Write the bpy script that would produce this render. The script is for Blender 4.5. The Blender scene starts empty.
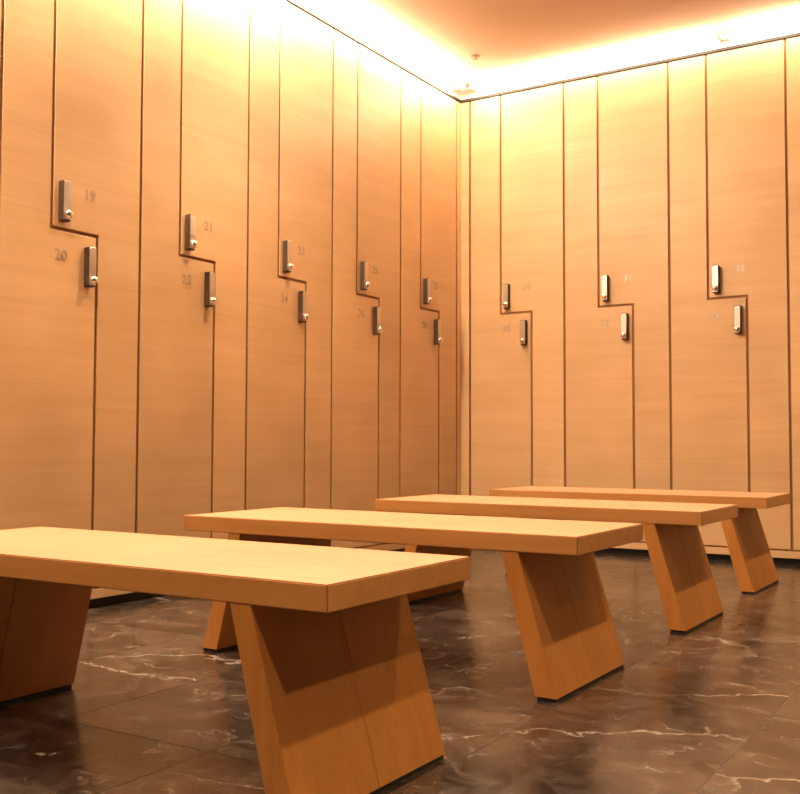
import bpy, bmesh, math, random
from mathutils import Vector, Matrix
random.seed(7)
scene = bpy.context.scene
COL = scene.collection

# ------------------------------------------------------------------ camera
CAM = Vector((3.1601, -5.7765, 0.6552)); YAW, PITCH, ROLL, FPX = 0.5602, 0.0445, 0.0026, 1017.86
F = Vector((-math.sin(YAW)*math.cos(PITCH), math.cos(YAW)*math.cos(PITCH), math.sin(PITCH)))
R = Vector((math.cos(YAW), math.sin(YAW), 0)); U = R.cross(F)
R, U = R*math.cos(ROLL)+U*math.sin(ROLL), U*math.cos(ROLL)-R*math.sin(ROLL)
cd = bpy.data.cameras.new('camera'); cam = bpy.data.objects.new('camera', cd); COL.objects.link(cam)
cd.sensor_fit = 'HORIZONTAL'; cd.sensor_width = 36.0; cd.lens = FPX/800*36.0; cd.clip_start = 0.05
cam.matrix_world = Matrix(((R.x, U.x, -F.x, CAM.x), (R.y, U.y, -F.y, CAM.y), (R.z, U.z, -F.z, CAM.z), (0, 0, 0, 1)))
scene.camera = cam

# ------------------------------------------------------------------ world, exposure
w = bpy.data.worlds.new('world'); scene.world = w; w.use_nodes = True
w.node_tree.nodes['Background'].inputs[0].default_value = (0.02, 0.015, 0.01, 1)
w.node_tree.nodes['Background'].inputs[1].default_value = 0.2
vs = scene.view_settings
vs.view_transform = 'Standard'; vs.look = 'None'; vs.gamma = 1.0; vs.use_curve_mapping = False
vs.exposure = 0.0
TUBE_LEFT, TUBE_CORNER, TUBE_BACK = 800.0, 190.0, 88.0   # perimeter fluorescent tubes
TUBE_COLOR = (1.0, 0.785, 0.53)
SPOT_POWER = 130.0          # recessed downlights
SPOT_COLOR = (1.0, 0.70, 0.40)

# ------------------------------------------------------------------ measures (metres; origin = room corner on the floor)
H_TOP = 2.889               # dark trim above the lockers
H_CEIL = 2.975
WL, WB, OL, OB = 0.6819, 0.6522, 0.0536, 0.0686
N_LEFT, N_BACK = 6, 4
Z_STEP = 1.4696
ROOM_X, ROOM_Y = 4.7, -7.6
DEPTH = 0.5
DOOR_T, GAP = 0.020, 0.014

# ------------------------------------------------------------------ helpers
def add_box(bm, lo, hi):
    x0, y0, z0 = lo; x1, y1, z1 = hi
    v = [bm.verts.new(p) for p in ((x0,y0,z0),(x1,y0,z0),(x1,y1,z0),(x0,y1,z0),(x0,y0,z1),(x1,y0,z1),(x1,y1,z1),(x0,y1,z1))]
    for f in ((0,3,2,1),(4,5,6,7),(0,1,5,4),(1,2,6,5),(2,3,7,6),(3,0,4,7)):
        bm.faces.new([v[i] for i in f])
def prism(bm, poly, axis, a, b):
    """extrude a 2D polygon along axis ('x','y','z') from a to b"""
    def P(p, t):
        return {'x': (t, p[0], p[1]), 'y': (p[0], t, p[1]), 'z': (p[0], p[1], t)}[axis]
    A = [bm.verts.new(P(p, a)) for p in poly]; B = [bm.verts.new(P(p, b)) for p in poly]
    bm.faces.new(A); bm.faces.new(B[::-1]); n = len(poly)
    for i in range(n): bm.faces.new((A[i], B[i], B[(i+1) % n], A[(i+1) % n]))
    bmesh.ops.recalc_face_normals(bm, faces=bm.faces[:])
def bevel(bm, w, seg=1):
    bmesh.ops.bevel(bm, geom=bm.edges[:], offset=w, segments=seg, affect='EDGES', clamp_overlap=True)
def lathe(bm, prof, n=24, axis='y', c=(0,0,0)):
    """surface of revolution; prof = [(radius, t)] with t along axis"""
    rings = []
    for r, t in prof:
        ring = []
        for k in range(n):
            a = 2*math.pi*k/n; u, v = r*math.cos(a), r*math.sin(a)
            p = {'x': (t,u,v), 'y': (u,t,v), 'z': (u,v,t)}[axis]
            ring.append(bm.verts.new((p[0]+c[0], p[1]+c[1], p[2]+c[2])))
        rings.append(ring)
    for A, B in zip(rings, rings[1:]):
        for k in range(n): bm.faces.new((A[k], A[(k+1) % n], B[(k+1) % n], B[k]))
    bm.faces.new(rings[0]); bm.faces.new(rings[-1][::-1])
    bmesh.ops.recalc_face_normals(bm, faces=bm.faces[:])
def mesh_of(bm, name, mat, smooth=False):
    me = bpy.data.meshes.new(name); bm.to_mesh(me); bm.free(); me.materials.append(mat)
    if smooth:
        for p in me.polygons: p.use_smooth = True
        me.set_sharp_from_angle(angle=math.radians(35))
    return me
def obj(name, me, parent=None, loc=None):
    o = bpy.data.objects.new(name, me); COL.objects.link(o)
    if parent is not None: o.parent = parent
    if loc is not None: o.location = loc
    return o
def tag(o, label=None, cat=None, group=None, kind=None):
    if label: o['label'] = label
    if cat: o['category'] = cat
    if group: o['group'] = group
    if kind: o['kind'] = kind
    return o
def struct(name, bm, mat, label=None, parent=None):
    o = obj(name, mesh_of(bm, name, mat), parent); o['kind'] = 'structure'
    if label: o['label'] = label
    return o
def empty(name, loc=(0,0,0), rz=0):
    o = bpy.data.objects.new(name, None); COL.objects.link(o); o.location = loc; o.rotation_euler = (0,0,rz)
    o.empty_display_size = 0.1
    return o

# ------------------------------------------------------------------ materials
class NT:
    def __init__(s, name):
        s.m = bpy.data.materials.new(name); s.m.use_nodes = True
        s.t = s.m.node_tree; s.b = s.t.nodes['Principled BSDF']
    def n(s, typ, **kw):
        nd = s.t.nodes.new(typ)
        for k, v in kw.items():
            if k.startswith('i_'): nd.inputs[k[2:].replace('_', ' ')].default_value = v
            else: setattr(nd, k, v)
        return nd
    def l(s, a, b): s.t.links.new(a, b)
    def ramp(s, src, stops):
        r = s.n('ShaderNodeValToRGB'); e = r.color_ramp.elements
        while len(e) < len(stops): e.new(0.5)
        for el, (p, c) in zip(e, stops): el.position = p; el.color = (c[0], c[1], c[2], 1) if len(c) == 3 else c
        s.l(src, r.inputs[0]); return r.outputs[0]
    def mix(s, fac, a, b, blend='MIX'):
        x = s.n('ShaderNodeMix', data_type='RGBA', blend_type=blend)
        for val, i in ((fac, 0), (a, 6), (b, 7)):
            if hasattr(val, 'is_linked'): s.l(val, x.inputs[i])
            else: x.inputs[i].default_value = val if i == 0 else (val[0], val[1], val[2], 1)
        return x.outputs[2]
    def math(s, op, a, b=None):
        x = s.n('ShaderNodeMath', operation=op)
        for i, val in enumerate((a, b)):
            if val is None: continue
            if hasattr(val, 'is_linked'): s.l(val, x.inputs[i])
            else: x.inputs[i].default_value = val
        return x.outputs[0]
    def coords(s, scale, spread=7.0):
        tc = s.n('ShaderNodeTexCoord'); oi = s.n('ShaderNodeObjectInfo'); geo = s.n('ShaderNodeNewGeometry')
        r = s.math('ADD', oi.outputs['Random'], geo.outputs['Random Per Island'])
        rv = s.math('MULTIPLY', r, spread)
        va = s.n('ShaderNodeVectorMath', operation='ADD'); s.l(tc.outputs['Object'], va.inputs[0]); s.l(rv, va.inputs[1])
        mp = s.n('ShaderNodeMapping'); mp.inputs['Scale'].default_value = scale; s.l(va.outputs[0], mp.inputs[0])
        return mp.outputs[0], oi.outputs['Random']

def wood(name, c0, c1, grain_axis, rough=0.42, bump=0.08, streak=0.5):
    """veneer with fine grain lines running along grain_axis"""
    M = NT(name)
    fine = [70.0]*3; fine[grain_axis] = 1.6
    mid = [14.0]*3; mid[grain_axis] = 0.9
    v1, rnd = M.coords(fine); v2, _ = M.coords(mid); v3, _ = M.coords((2.2, 2.2, 2.2))
    a = M.n('ShaderNodeTexNoise', i_Scale=1.0, i_Detail=4.0, i_Roughness=0.6); M.l(v1, a.inputs['Vector'])
    b = M.n('ShaderNodeTexNoise', i_Scale=1.0, i_Detail=3.0, i_Roughness=0.55, i_Distortion=0.6); M.l(v2, b.inputs['Vector'])
    c = M.n('ShaderNodeTexNoise', i_Scale=1.0, i_Detail=2.0); M.l(v3, c.inputs['Vector'])
    f = M.math('ADD', M.math('MULTIPLY', a.outputs[0], 0.45), M.math('MULTIPLY', b.outputs[0], 0.55))
    col = M.ramp(f, [(0.5-streak*0.5, c0), (0.5+streak*0.5, c1)])
    blot = M.ramp(c.outputs[0], [(0.3, (0.90, 0.88, 0.86)), (0.7, (1.05, 1.05, 1.05))])
    col = M.mix(1.0, col, blot, 'MULTIPLY')
    tone = M.n('ShaderNodeMapRange'); M.l(rnd, tone.inputs[0]); tone.inputs[3].default_value = 0.93; tone.inputs[4].default_value = 1.04
    tv = M.n('ShaderNodeCombineColor'); [M.l(tone.outputs[0], tv.inputs[i]) for i in range(3)]
    col = M.mix(1.0, col, tv.outputs[0], 'MULTIPLY')
    M.l(col, M.b.inputs['Base Color'])
    M.b.inputs['Roughness'].default_value = rough
    bp = M.n('ShaderNodeBump', i_Strength=bump, i_Distance=0.002); M.l(a.outputs[0], bp.inputs['Height']); M.l(bp.outputs[0], M.b.inputs['Normal'])
    return M.m
def plain(name, col, rough=0.6, metal=0.0, noise=0.06, scale=9.0):
    M = NT(name); v, _ = M.coords((scale, scale, scale))
    a = M.n('ShaderNodeTexNoise', i_Scale=1.0, i_Detail=3.0); M.l(v, a.inputs['Vector'])
    lo = [c*(1-noise) for c in col]; hi = [min(1, c*(1+noise)) for c in col]
    M.l(M.ramp(a.outputs[0], [(0.3, lo), (0.7, hi)]), M.b.inputs['Base Color'])
    M.b.inputs['Roughness'].default_value = rough; M.b.inputs['Metallic'].default_value = metal
    return M.m
def emit(name, col, strength):
    M = NT(name); M.b.inputs['Base Color'].default_value = (0.8, 0.8, 0.8, 1)
    M.b.inputs['Emission Color'].default_value = (*col, 1); M.b.inputs['Emission Strength'].default_value = strength
    return M.m
def marble(name):
    """dark brown marble: cloudy drifts, crackled pale veins, uneven polish"""
    M = NT(name)
    v, rnd = M.coords((1, 1, 1), 23.0)
    st = M.n('ShaderNodeMapping'); st.inputs['Scale'].default_value = (1.0, 1.7, 1.0); st.inputs['Rotation'].default_value = (0, 0, 0.35); M.l(v, st.inputs[0])
    big = M.n('ShaderNodeTexNoise', i_Scale=1.9, i_Detail=7.0, i_Roughness=0.66, i_Distortion=1.8); M.l(st.outputs[0], big.inputs['Vector'])
    fine = M.n('ShaderNodeTexNoise', i_Scale=13.0, i_Detail=6.0, i_Roughness=0.7, i_Distortion=0.8); M.l(v, fine.inputs['Vector'])
    base = M.ramp(big.outputs[0], [(0.32, (0.010, 0.0068, 0.0056)), (0.50, (0.030, 0.021, 0.018)), (0.62, (0.066, 0.049, 0.042)), (0.76, (0.13, 0.098, 0.084))])
    mott = M.ramp(fine.outputs[0], [(0.32, (0.45, 0.43, 0.42)), (0.68, (1.5, 1.45, 1.4))])
    base = M.mix(0.7, base, mott, 'MULTIPLY')
    wob = M.n('ShaderNodeTexNoise', i_Scale=3.0, i_Detail=6.0, i_Roughness=0.62); M.l(v, wob.inputs['Vector'])
    wv = M.n('ShaderNodeVectorMath', operation='SCALE'); M.l(wob.outputs['Color'], wv.inputs[0]); wv.inputs['Scale'].default_value = 0.6
    va = M.n('ShaderNodeVectorMath', operation='ADD'); M.l(st.outputs[0], va.inputs[0]); M.l(wv.outputs[0], va.inputs[1])
    vein = None
    for sc, wd, lo, hi, amp in ((1.1, 0.014, 0.42, 0.62, 0.75), (2.7, 0.018, 0.50, 0.66, 0.5), (7.0, 0.04, 0.56, 0.70, 0.35)):
        vo = M.n('ShaderNodeTexVoronoi', feature='DISTANCE_TO_EDGE', i_Scale=sc); M.l(va.outputs[0], vo.inputs['Vector'])
        e = M.ramp(vo.outputs['Distance'], [(0.0, (amp,)*3), (wd*0.35, (amp*0.6,)*3), (wd, (0, 0, 0))])
        mk = M.n('ShaderNodeTexNoise', i_Scale=sc*1.3+1.0, i_Detail=4.0); M.l(v, mk.inputs['Vector'])
        g = M.ramp(mk.outputs[0], [(lo, (0, 0, 0)), (hi, (1, 1, 1))])
        e = M.mix(1.0, e, g, 'MULTIPLY')
        vein = e if vein is None else M.mix(1.0, vein, e, 'LIGHTEN')
    bw = M.n('ShaderNodeRGBToBW'); M.l(vein, bw.inputs[0])
    col = M.mix(bw.outputs[0], base, (0.50, 0.42, 0.36))
    tone = M.n('ShaderNodeMapRange'); M.l(rnd, tone.inputs[0]); tone.inputs[3].default_value = 0.7; tone.inputs[4].default_value = 1.3
    tv = M.n('ShaderNodeCombineColor'); [M.l(tone.outputs[0], tv.inputs[i]) for i in range(3)]
    col = M.mix(1.0, col, tv.outputs[0], 'MULTIPLY')
    M.l(col, M.b.inputs['Base Color'])
    M.b.inputs['IOR'].default_value = 1.9
    ro = M.ramp(fine.outputs[0], [(0.3, (0.13,)*3), (0.7, (0.30,)*3)]); M.l(ro, M.b.inputs['Roughness'])
    return M.m

M_OAK = wood('oak_veneer_lockers', (0.64, 0.395, 0.200), (0.79, 0.530, 0.305), 0, streak=0.6)
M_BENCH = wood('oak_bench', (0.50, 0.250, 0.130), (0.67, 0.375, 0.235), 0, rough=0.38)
M_BENCH_SHADED = wood('oak_bench_shaded', (0.44, 0.185, 0.048), (0.58, 0.275, 0.088), 0, rough=0.45)  # seat oak again, colour deepened to paint in the shaded faces
M_LEG_SHADED = wood('oak_bench_leg_shaded', (0.40, 0.155, 0.032), (0.54, 0.230, 0.058), 2, rough=0.45)  # same oak as the seat; deeper colour carries the legs' shade
M_LEG_SHADED.node_tree.nodes['Principled BSDF'].inputs['Specular IOR Level'].default_value = 0.25
M_GAP = plain('brown_recess', (0.33, 0.150, 0.060), 0.7)
M_DARK = plain('dark_wall', (0.05, 0.035, 0.025), 0.6)
M_BLACK = plain('black_plinth', (0.012, 0.010, 0.009), 0.5)
M_STEEL = plain('satin_steel', (0.66, 0.62, 0.57), 0.32, 1.0)
M_KNOB = plain('polished_steel', (0.92, 0.88, 0.82), 0.22, 1.0)
M_BRONZE = plain('dark_bronze', (0.07, 0.042, 0.030), 0.5, 0.3)
M_NUM = plain('numeral_metal', (0.48, 0.39, 0.31), 0.38, 0.7)
M_CEIL = plain('cream_ceiling_paint', (0.66, 0.47, 0.33), 0.9, noise=0.02, scale=3)
M_FASCIA = plain('white_fascia', (0.92, 0.88, 0.82), 0.8, noise=0.02)
M_ALU = plain('dark_aluminium', (0.022, 0.020, 0.018), 0.75, 0.0)
M_TUBE_L = emit('fluorescent_tube_left', TUBE_COLOR, TUBE_LEFT)
M_TUBE_C = emit('fluorescent_tube_corner', TUBE_COLOR, TUBE_CORNER)
M_TUBE_B = emit('fluorescent_tube_back', TUBE_COLOR, TUBE_BACK)
M_LENS = emit('downlight_lens', SPOT_COLOR, 8.0)
M_WHITE = plain('white_metal', (0.92, 0.90, 0.87), 0.5, noise=0.02)
M_SPRINKLER = plain('brass_fitting', (0.36, 0.24, 0.15), 0.5, 0.4)
M_MARBLE = marble('brown_marble')
M_GROUT = plain('dark_grout', (0.07, 0.048, 0.036), 0.3)

# ------------------------------------------------------------------ room shell
bm = bmesh.new(); add_box(bm, (-DEPTH-0.15, ROOM_Y-0.1, -0.12), (ROOM_X+0.1, DEPTH+0.15, -0.0007))
floor = struct('floor', bm, M_GROUT, 'dark brown polished marble floor with pale veins')
TX, TY, J = 0.47, 0.94, 0.0022
bm = bmesh.new(); add_box(bm, (J/2, J/2, -0.012), (TX-J/2, TY-J/2, 0.0)); bevel(bm, 0.0003)
me_tile = mesh_of(bm, 'tile', M_MARBLE)
i0 = math.floor((0-2.13)/TX); ys0 = -3.20
for i in range(i0, i0+11):
    x = 2.13+i*TX
    for j in range(-5, 4):
        y = ys0+j*TY
        if x > ROOM_X or x+TX < 0.0 or y+TY < ROOM_Y or y > -0.0: continue
        obj('tile', me_tile, floor, (x, y, 0))

bm = bmesh.new(); add_box(bm, (-DEPTH-0.15, ROOM_Y-0.1, H_CEIL), (ROOM_X+0.1, DEPTH+0.15, H_CEIL+0.12))
struct('ceiling', bm, M_CEIL, 'plain cream painted ceiling')
YL = -OL-N_LEFT*WL; XB = OB+N_BACK*WB
bm = bmesh.new()
add_box(bm, (-DEPTH-0.15, ROOM_Y-0.1, 0), (-DEPTH-0.001, DEPTH+0.15, H_CEIL))
add_box(bm, (-DEPTH-0.001, ROOM_Y, 0), (0, YL-0.006, H_TOP-0.012))
struct('wall_left', bm, M_OAK, 'oak panelled wall behind and beside the left row of lockers')
bm = bmesh.new()
add_box(bm, (-DEPTH, DEPTH+0.001, 0), (ROOM_X+0.1, DEPTH+0.15, H_CEIL))
add_box(bm, (XB+0.006, 0, 0), (ROOM_X, DEPTH+0.001, H_TOP-0.012))
struct('wall_back', bm, M_OAK, 'oak panelled wall behind and beside the back row of lockers')
bm = bmesh.new(); add_box(bm, (ROOM_X, ROOM_Y-0.1, 0), (ROOM_X+0.1, DEPTH, H_CEIL)); struct('wall_right', bm, M_DARK, 'dark wall opposite the left lockers')
bm = bmesh.new(); add_box(bm, (-DEPTH, ROOM_Y-0.1, 0), (ROOM_X, ROOM_Y, H_CEIL)); struct('wall_front', bm, M_DARK, 'dark wall behind the viewer')

# corner filler strips
bm = bmesh.new(); add_box(bm, (-DOOR_T, -OL+GAP/2, 0.085), (0.0, -0.0005, H_TOP-0.016)); bevel(bm, 0.001)
struct('trim_1', bm, M_OAK, 'narrow oak filler strip in the corner, left wall side')
bm = bmesh.new(); add_box(bm, (0.0005, 0.0, 0.085), (OB-GAP/2, DOOR_T, H_TOP-0.016)); bevel(bm, 0.001)
struct('trim_2', bm, M_OAK, 'narrow oak filler strip in the corner, back wall side')
# corner post behind the fillers, down to the floor
bm = bmesh.new(); add_box(bm, (-DEPTH, 0.02, 0.0), (OB, DEPTH, H_TOP-0.016)); add_box(bm, (-DEPTH, -OL, 0.0), (-0.022, 0.02, H_TOP-0.016))
struct('trim_3', bm, M_GAP, 'dark corner recess behind the filler strips')
# dark trim line and pale fascia above the lockers
for k, (lo, hi, lab) in enumerate((((-0.06, ROOM_Y, H_TOP-0.015), (0.008, -0.0, H_TOP+0.004), 'dark metal edge trim along the top of the left lockers'),
                              ((-0.06, -0.008, H_TOP-0.015), (ROOM_X, 0.06, H_TOP+0.004), 'dark metal edge trim along the top of the back lockers'))):
    bm = bmesh.new(); add_box(bm, lo, hi); bevel(bm, 0.002); struct('trim_%d' % (4+k), bm, M_ALU, lab)
for k, (lo, hi, lab) in enumerate((((-DEPTH, ROOM_Y, H_TOP+0.004), (-0.012, 0.012, H_CEIL), 'pale fascia between left lockers and ceiling'),
                              ((-0.012, 0.012, H_TOP+0.004), (ROOM_X, DEPTH, H_CEIL), 'pale fascia between back lockers and ceiling'))):
    bm = bmesh.new(); add_box(bm, lo, hi); struct('trim_%d' % (6+k), bm, M_FASCIA, lab)

# ------------------------------------------------------------------ lockers: local x across, front face at y=0 facing -y
A_, B_ = 0.339, 0.664       # the Z seam as fractions of the width
D_BOT, D_TOP = 0.084, H_TOP-0.016
def locker_meshes(W):
    g = GAP/2; m = {}
    bm = bmesh.new(); add_box(bm, (0.0005, DOOR_T-0.012, 0.037), (W-0.0005, DEPTH-0.002, D_TOP+0.004)); m['body'] = mesh_of(bm, 'body', M_GAP)
    bm = bmesh.new(); add_box(bm, (0.0005, 0.035, 0.0), (W-0.0005, 0.055, 0.037)); m['plinth'] = mesh_of(bm, 'plinth', M_BLACK)
    bm = bmesh.new(); add_box(bm, (0.0005, 0.0, 0.037), (W-0.0005, DOOR_T-0.012, D_BOT-0.010)); bevel(bm, 0.001); m['rail'] = mesh_of(bm, 'bottom_rail', M_OAK)
    a, b, z = A_*W, B_*W, Z_STEP
    L = [(g, D_BOT), (b-g, D_BOT), (b-g, z-g), (a-g, z-g), (a-g, D_TOP), (g, D_TOP)]
    Rr = [(b+g, D_BOT), (W-g, D_BOT), (W-g, D_TOP), (a+g, D_TOP), (a+g, z+g), (b+g, z+g)]
    for key, poly in (('doorL', L), ('doorR', Rr)):
        bm = bmesh.new(); prism(bm, poly, 'y', 0.0, DOOR_T-0.013); bevel(bm, 0.0015); m[key] = mesh_of(bm, 'door', M_OAK)
    return m
# lock: dark housing, steel face plate, round knob; centred on x=0, from z=0 to z=0.158
bm = bmesh.new(); prism(bm, [(-0.018, 0.004), (-0.014, 0.0), (0.014, 0.0), (0.018, 0.004), (0.018, 0.154), (0.014, 0.158), (-0.014, 0.158), (-0.018, 0.154)], 'y', -0.028, 0.0005); bevel(bm, 0.0012); ME_HOUSING = mesh_of(bm, 'lock_housing', M_BRONZE)
bm = bmesh.new(); prism(bm, [(-0.0165, 0.006), (0.0165, 0.006), (0.0165, 0.148), (0.012, 0.155), (-0.012, 0.155), (-0.0165, 0.148)], 'y', -0.032, -0.028); bevel(bm, 0.0010); ME_FACE = mesh_of(bm, 'lock_face', M_STEEL)
bm = bmesh.new(); lathe(bm, [(0.0155, -0.032), (0.0165, -0.036), (0.0160, -0.041), (0.0140, -0.046), (0.0095, -0.0495), (0.004, -0.0512)], 22, 'y', (0, 0, 0.026)); ME_KNOB = mesh_of(bm, 'lock_knob', M_KNOB, True)
def number_mesh(txt):
    cu = bpy.data.curves.new('number', 'FONT'); cu.body = txt; cu.size = 0.060; cu.align_x = 'CENTER'; cu.align_y = 'CENTER'; cu.extrude = 0.0008; cu.offset = 0.0008
    o = bpy.data.objects.new('tmp', cu); COL.objects.link(o)
    bpy.context.view_layer.update()
    me = bpy.data.meshes.new_from_object(o.evaluated_get(bpy.context.evaluated_depsgraph_get()))
    bpy.data.objects.remove(o); bpy.data.curves.remove(cu)
    me.transform(Matrix.Rotation(math.pi/2, 4, 'X')); me.name = 'number'
    me.materials.clear(); me.materials.append(M_NUM)
    return me
def make_locker(ms, W, loc, rz, nums, label, group):
    t = tag(empty('locker_unit', loc, rz), label, 'locker', group)
    obj('body', ms['body'], t); tag(obj('plinth', ms['plinth'], t), 'recessed black plinth'); obj('bottom_rail', ms['rail'], t)
    for key, lx, lz, nx, nz, num in (('doorR', A_*W+0.047, 1.497, A_*W+0.180, 1.626, nums[0]), ('doorL', B_*W-0.047, 1.261, B_*W-0.177, 1.368, nums[1])):
        d = obj('door', ms[key], t)
        tag(obj('lock_housing', ME_HOUSING, d, (lx, 0, lz)), 'dark bronze lock housing')
        tag(obj('lock_face', ME_FACE, d, (lx, 0, lz)), 'satin steel lock face')
        tag(obj('lock_knob', ME_KNOB, d, (lx, 0, lz)), 'round steel lock knob')
        tag(obj('number', number_mesh(num), d, (nx, -0.0006, nz)), 'small metal locker number')
    return t
ORD = ['nearest', 'second', 'third', 'fourth', 'fifth', 'sixth']
msL = locker_meshes(WL)
for k in range(N_LEFT):                     # k = 0 next to the corner
    n = 27-2*k
    lab = ('oak locker pair on the left wall, right next to the corner' if k == 0 else
           'oak locker pair on the left wall, %s from the corner' % ORD[k] if k < 5 else
           'oak locker pair on the left wall cut off by the left picture edge')
    # local x maps to world +y, front (-y local) maps to world +x
    make_locker(msL, WL, (0, -OL-(k+1)*WL, 0), math.pi/2, (str(n), str(n+1)), lab, 'lockers along the left wall')
msB = locker_meshes(WB)
for k in range(N_BACK):
    n = 29+2*k
    lab = ('oak locker pair on the back wall, right next to the corner' if k == 0 else
           'oak locker pair on the back wall, %s from the corner' % ORD[k] if k < 3 else
           'oak locker pair on the back wall cut off by the right picture edge')
    make_locker(msB, WB, (OB+k*WB, 0, 0), 0, (str(n), str(n+1)), lab, 'lockers along the back wall')

# ------------------------------------------------------------------ benches
BL, BW, BZ, BT = 1.3431, 0.4998, 0.42, 0.0477
def bench_meshes():
    m = {}
    bm = bmesh.new(); add_box(bm, (0, 0, BZ-BT), (BL, BW, BZ)); bevel(bm, 0.0025, 2); m['slab'] = mesh_of(bm, 'seat_slab', M_BENCH)
    m['slab'].materials.append(M_BENCH_SHADED)                  # same oak on sides and underside, shade put into its colour
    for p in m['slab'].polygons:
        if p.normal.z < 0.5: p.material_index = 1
    ft = 0.009
    def leg(outer_top, outer_bot, s):
        tt, tb = 0.048*s, 0.060*s
        zb = ft; zt = BZ-BT
        bm = bmesh.new(); y0, y1 = 0.0015, BW-0.0015; ym = (y0+y1)/2
        for a, b in ((y0, ym-0.0006), (ym+0.0006, y1)):   # two boards edge to edge
            prism(bm, [(outer_bot, zb), (outer_top, zt), (outer_top-tt, zt), (outer_bot-tb, zb)], 'y', a, b)
        bevel(bm, 0.0012)
        return bm
    m['legR'] = mesh_of(leg(BL-0.166, BL-0.058, 1), 'leg', M_LEG_SHADED)
    m['legL'] = mesh_of(leg(0.190, 0.086, -1), 'leg', M_LEG_SHADED)
    bm = bmesh.new(); add_box(bm, (BL-0.058-0.056, 0.006, 0), (BL-0.060, BW-0.006, 0.009)); m['footR'] = mesh_of(bm, 'foot_strip', M_BLACK)
    bm = bmesh.new(); add_box(bm, (0.088, 0.006, 0), (0.086+0.056, BW-0.006, 0.009)); m['footL'] = mesh_of(bm, 'foot_strip', M_BLACK)
    return m
mb = bench_meshes()
BLAB = ['oak bench nearest the viewer, cut off by the left picture edge', 'second oak bench from the viewer, behind the nearest one',
        'third oak bench from the viewer', 'farthest oak bench, closest to the back wall lockers']
for (x, y), lab in zip(((0.8176, -4.4068), (0.834, -3.372), (0.8343, -2.266), (0.817, -1.198)), BLAB):
    t = tag(empty('bench', (x, y, 0)), lab, 'bench', 'oak benches in a row')
    obj('seat_slab', mb['slab'], t)
    for s in 'RL':
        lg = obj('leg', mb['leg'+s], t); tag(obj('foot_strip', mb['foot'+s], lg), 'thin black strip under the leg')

# ------------------------------------------------------------------ perimeter tubes under the ceiling
TD, TZ, TR = 0.085, 2.938, 0.010
def tube_light(loc, rz, length, label, mat):
    """local x along the tube, wall at y=0, room towards -y"""
    t = tag(empty('light_tube', loc, rz), label, 'light', 'fluorescent tubes along the ceiling edge')
    bm = bmesh.new(); add_box(bm, (0.02, -0.002, -0.012), (length-0.02, 0.0115, 0.012)); bevel(bm, 0.002); obj('batten', mesh_of(bm, 'batten', M_WHITE), t)
    bm = bmesh.new(); lathe(bm, [(TR, 0.025), (TR, length-0.025)], 14, 'x', (0, -TD, 0)); obj('tube', mesh_of(bm, 'tube', mat, True), t)
    for x in (0.015, length-0.025):
        bm = bmesh.new(); add_box(bm, (x, -TD-0.009, -0.008), (x+0.010, 0.0, 0.010)); bevel(bm, 0.002); obj('lamp_holder', mesh_of(bm, 'lamp_holder', M_WHITE), t)
    return t
# left wall: local x -> world +y
for y0, ln, lab in ((-1.72, 1.63, 'glowing tube above the left lockers, closest to the corner'),
                    (-2.95, 1.22, 'glowing tube above the left lockers at the top picture edge'),
                    (-4.15, 1.18, 'tube above the left lockers outside the picture, over the nearest bench'),
                    (-5.35, 1.18, 'tube above the left wall beside the viewer')):
    tube_light((0.0, y0, TZ), math.pi/2, ln, lab, M_TUBE_C if y0 > -2 else M_TUBE_L)
for x0, ln, lab in ((0.10, 1.60, 'glowing tube above the back lockers, closest to the corner'),
                    (1.705, 1.57, 'glowing tube above the back lockers at the right picture edge')):
    tube_light((x0, 0.0, TZ), 0, ln, lab, M_TUBE_B)

# ------------------------------------------------------------------ ceiling fittings
def downlight(x, y, label, power):
    t = tag(empty('downlight', (x, y, H_CEIL)), label, 'light', 'recessed downlights')
    bm = bmesh.new(); lathe(bm, [(0.050, 0.0), (0.050, -0.003), (0.040, -0.006), (0.036, -0.002)], 28, 'z'); obj('rim', mesh_of(bm, 'rim', M_WHITE, True), t)
    bm = bmesh.new(); lathe(bm, [(0.034, -0.002), (0.034, -0.0065), (0.02, -0.0075)], 24, 'z'); obj('lens', mesh_of(bm, 'lens', M_LENS, True), t)
    ld = bpy.data.lights.new('downlight_beam', 'SPOT'); ld.energy = power; ld.color = SPOT_COLOR
    ld.spot_size = math.radians(105); ld.spot_blend = 0.7; ld.shadow_soft_size = 0.045
    lo = bpy.data.objects.new('downlight_beam', ld); COL.objects.link(lo); lo.parent = t; lo.location = (0, 0, -0.02)
for x, y, lab in ((3.2, -4.15, 'recessed downlight right of the benches, near the viewer'), (3.2, -2.4, 'recessed downlight right of the benches, middle'),
                  (3.2, -0.75, 'recessed downlight right of the benches, by the back lockers'),
                  (0.90, -4.0, 'recessed downlight over the nearest bench'), (0.90, -2.3, 'recessed downlight over the middle benches'),
                  (4.1, -5.1, 'recessed downlight right of the viewer'), (1.0, -5.9, 'added fill lamp out of view, left of the viewer')):  # last entry: unseen lamp added to brighten the bench fronts
    downlight(x, y, lab, SPOT_POWER*(1.9 if x > 4 else 1.1 if x > 3 else 2.2 if y < -5 else 1.1))
t = tag(empty('ceiling_sprinkler', (0.34, -0.44, H_CEIL)), 'small dark sprinkler fitting on the ceiling near the corner', 'sprinkler')
bm = bmesh.new(); lathe(bm, [(0.028, 0.0), (0.028, -0.003), (0.018, -0.006)], 20, 'z'); obj('rosette', mesh_of(bm, 'rosette', M_SPRINKLER, True), t)
bm = bmesh.new(); lathe(bm, [(0.010, -0.005), (0.010, -0.016), (0.016, -0.017), (0.016, -0.020)], 16, 'z'); obj('nozzle', mesh_of(bm, 'nozzle', M_SPRINKLER, True), t)
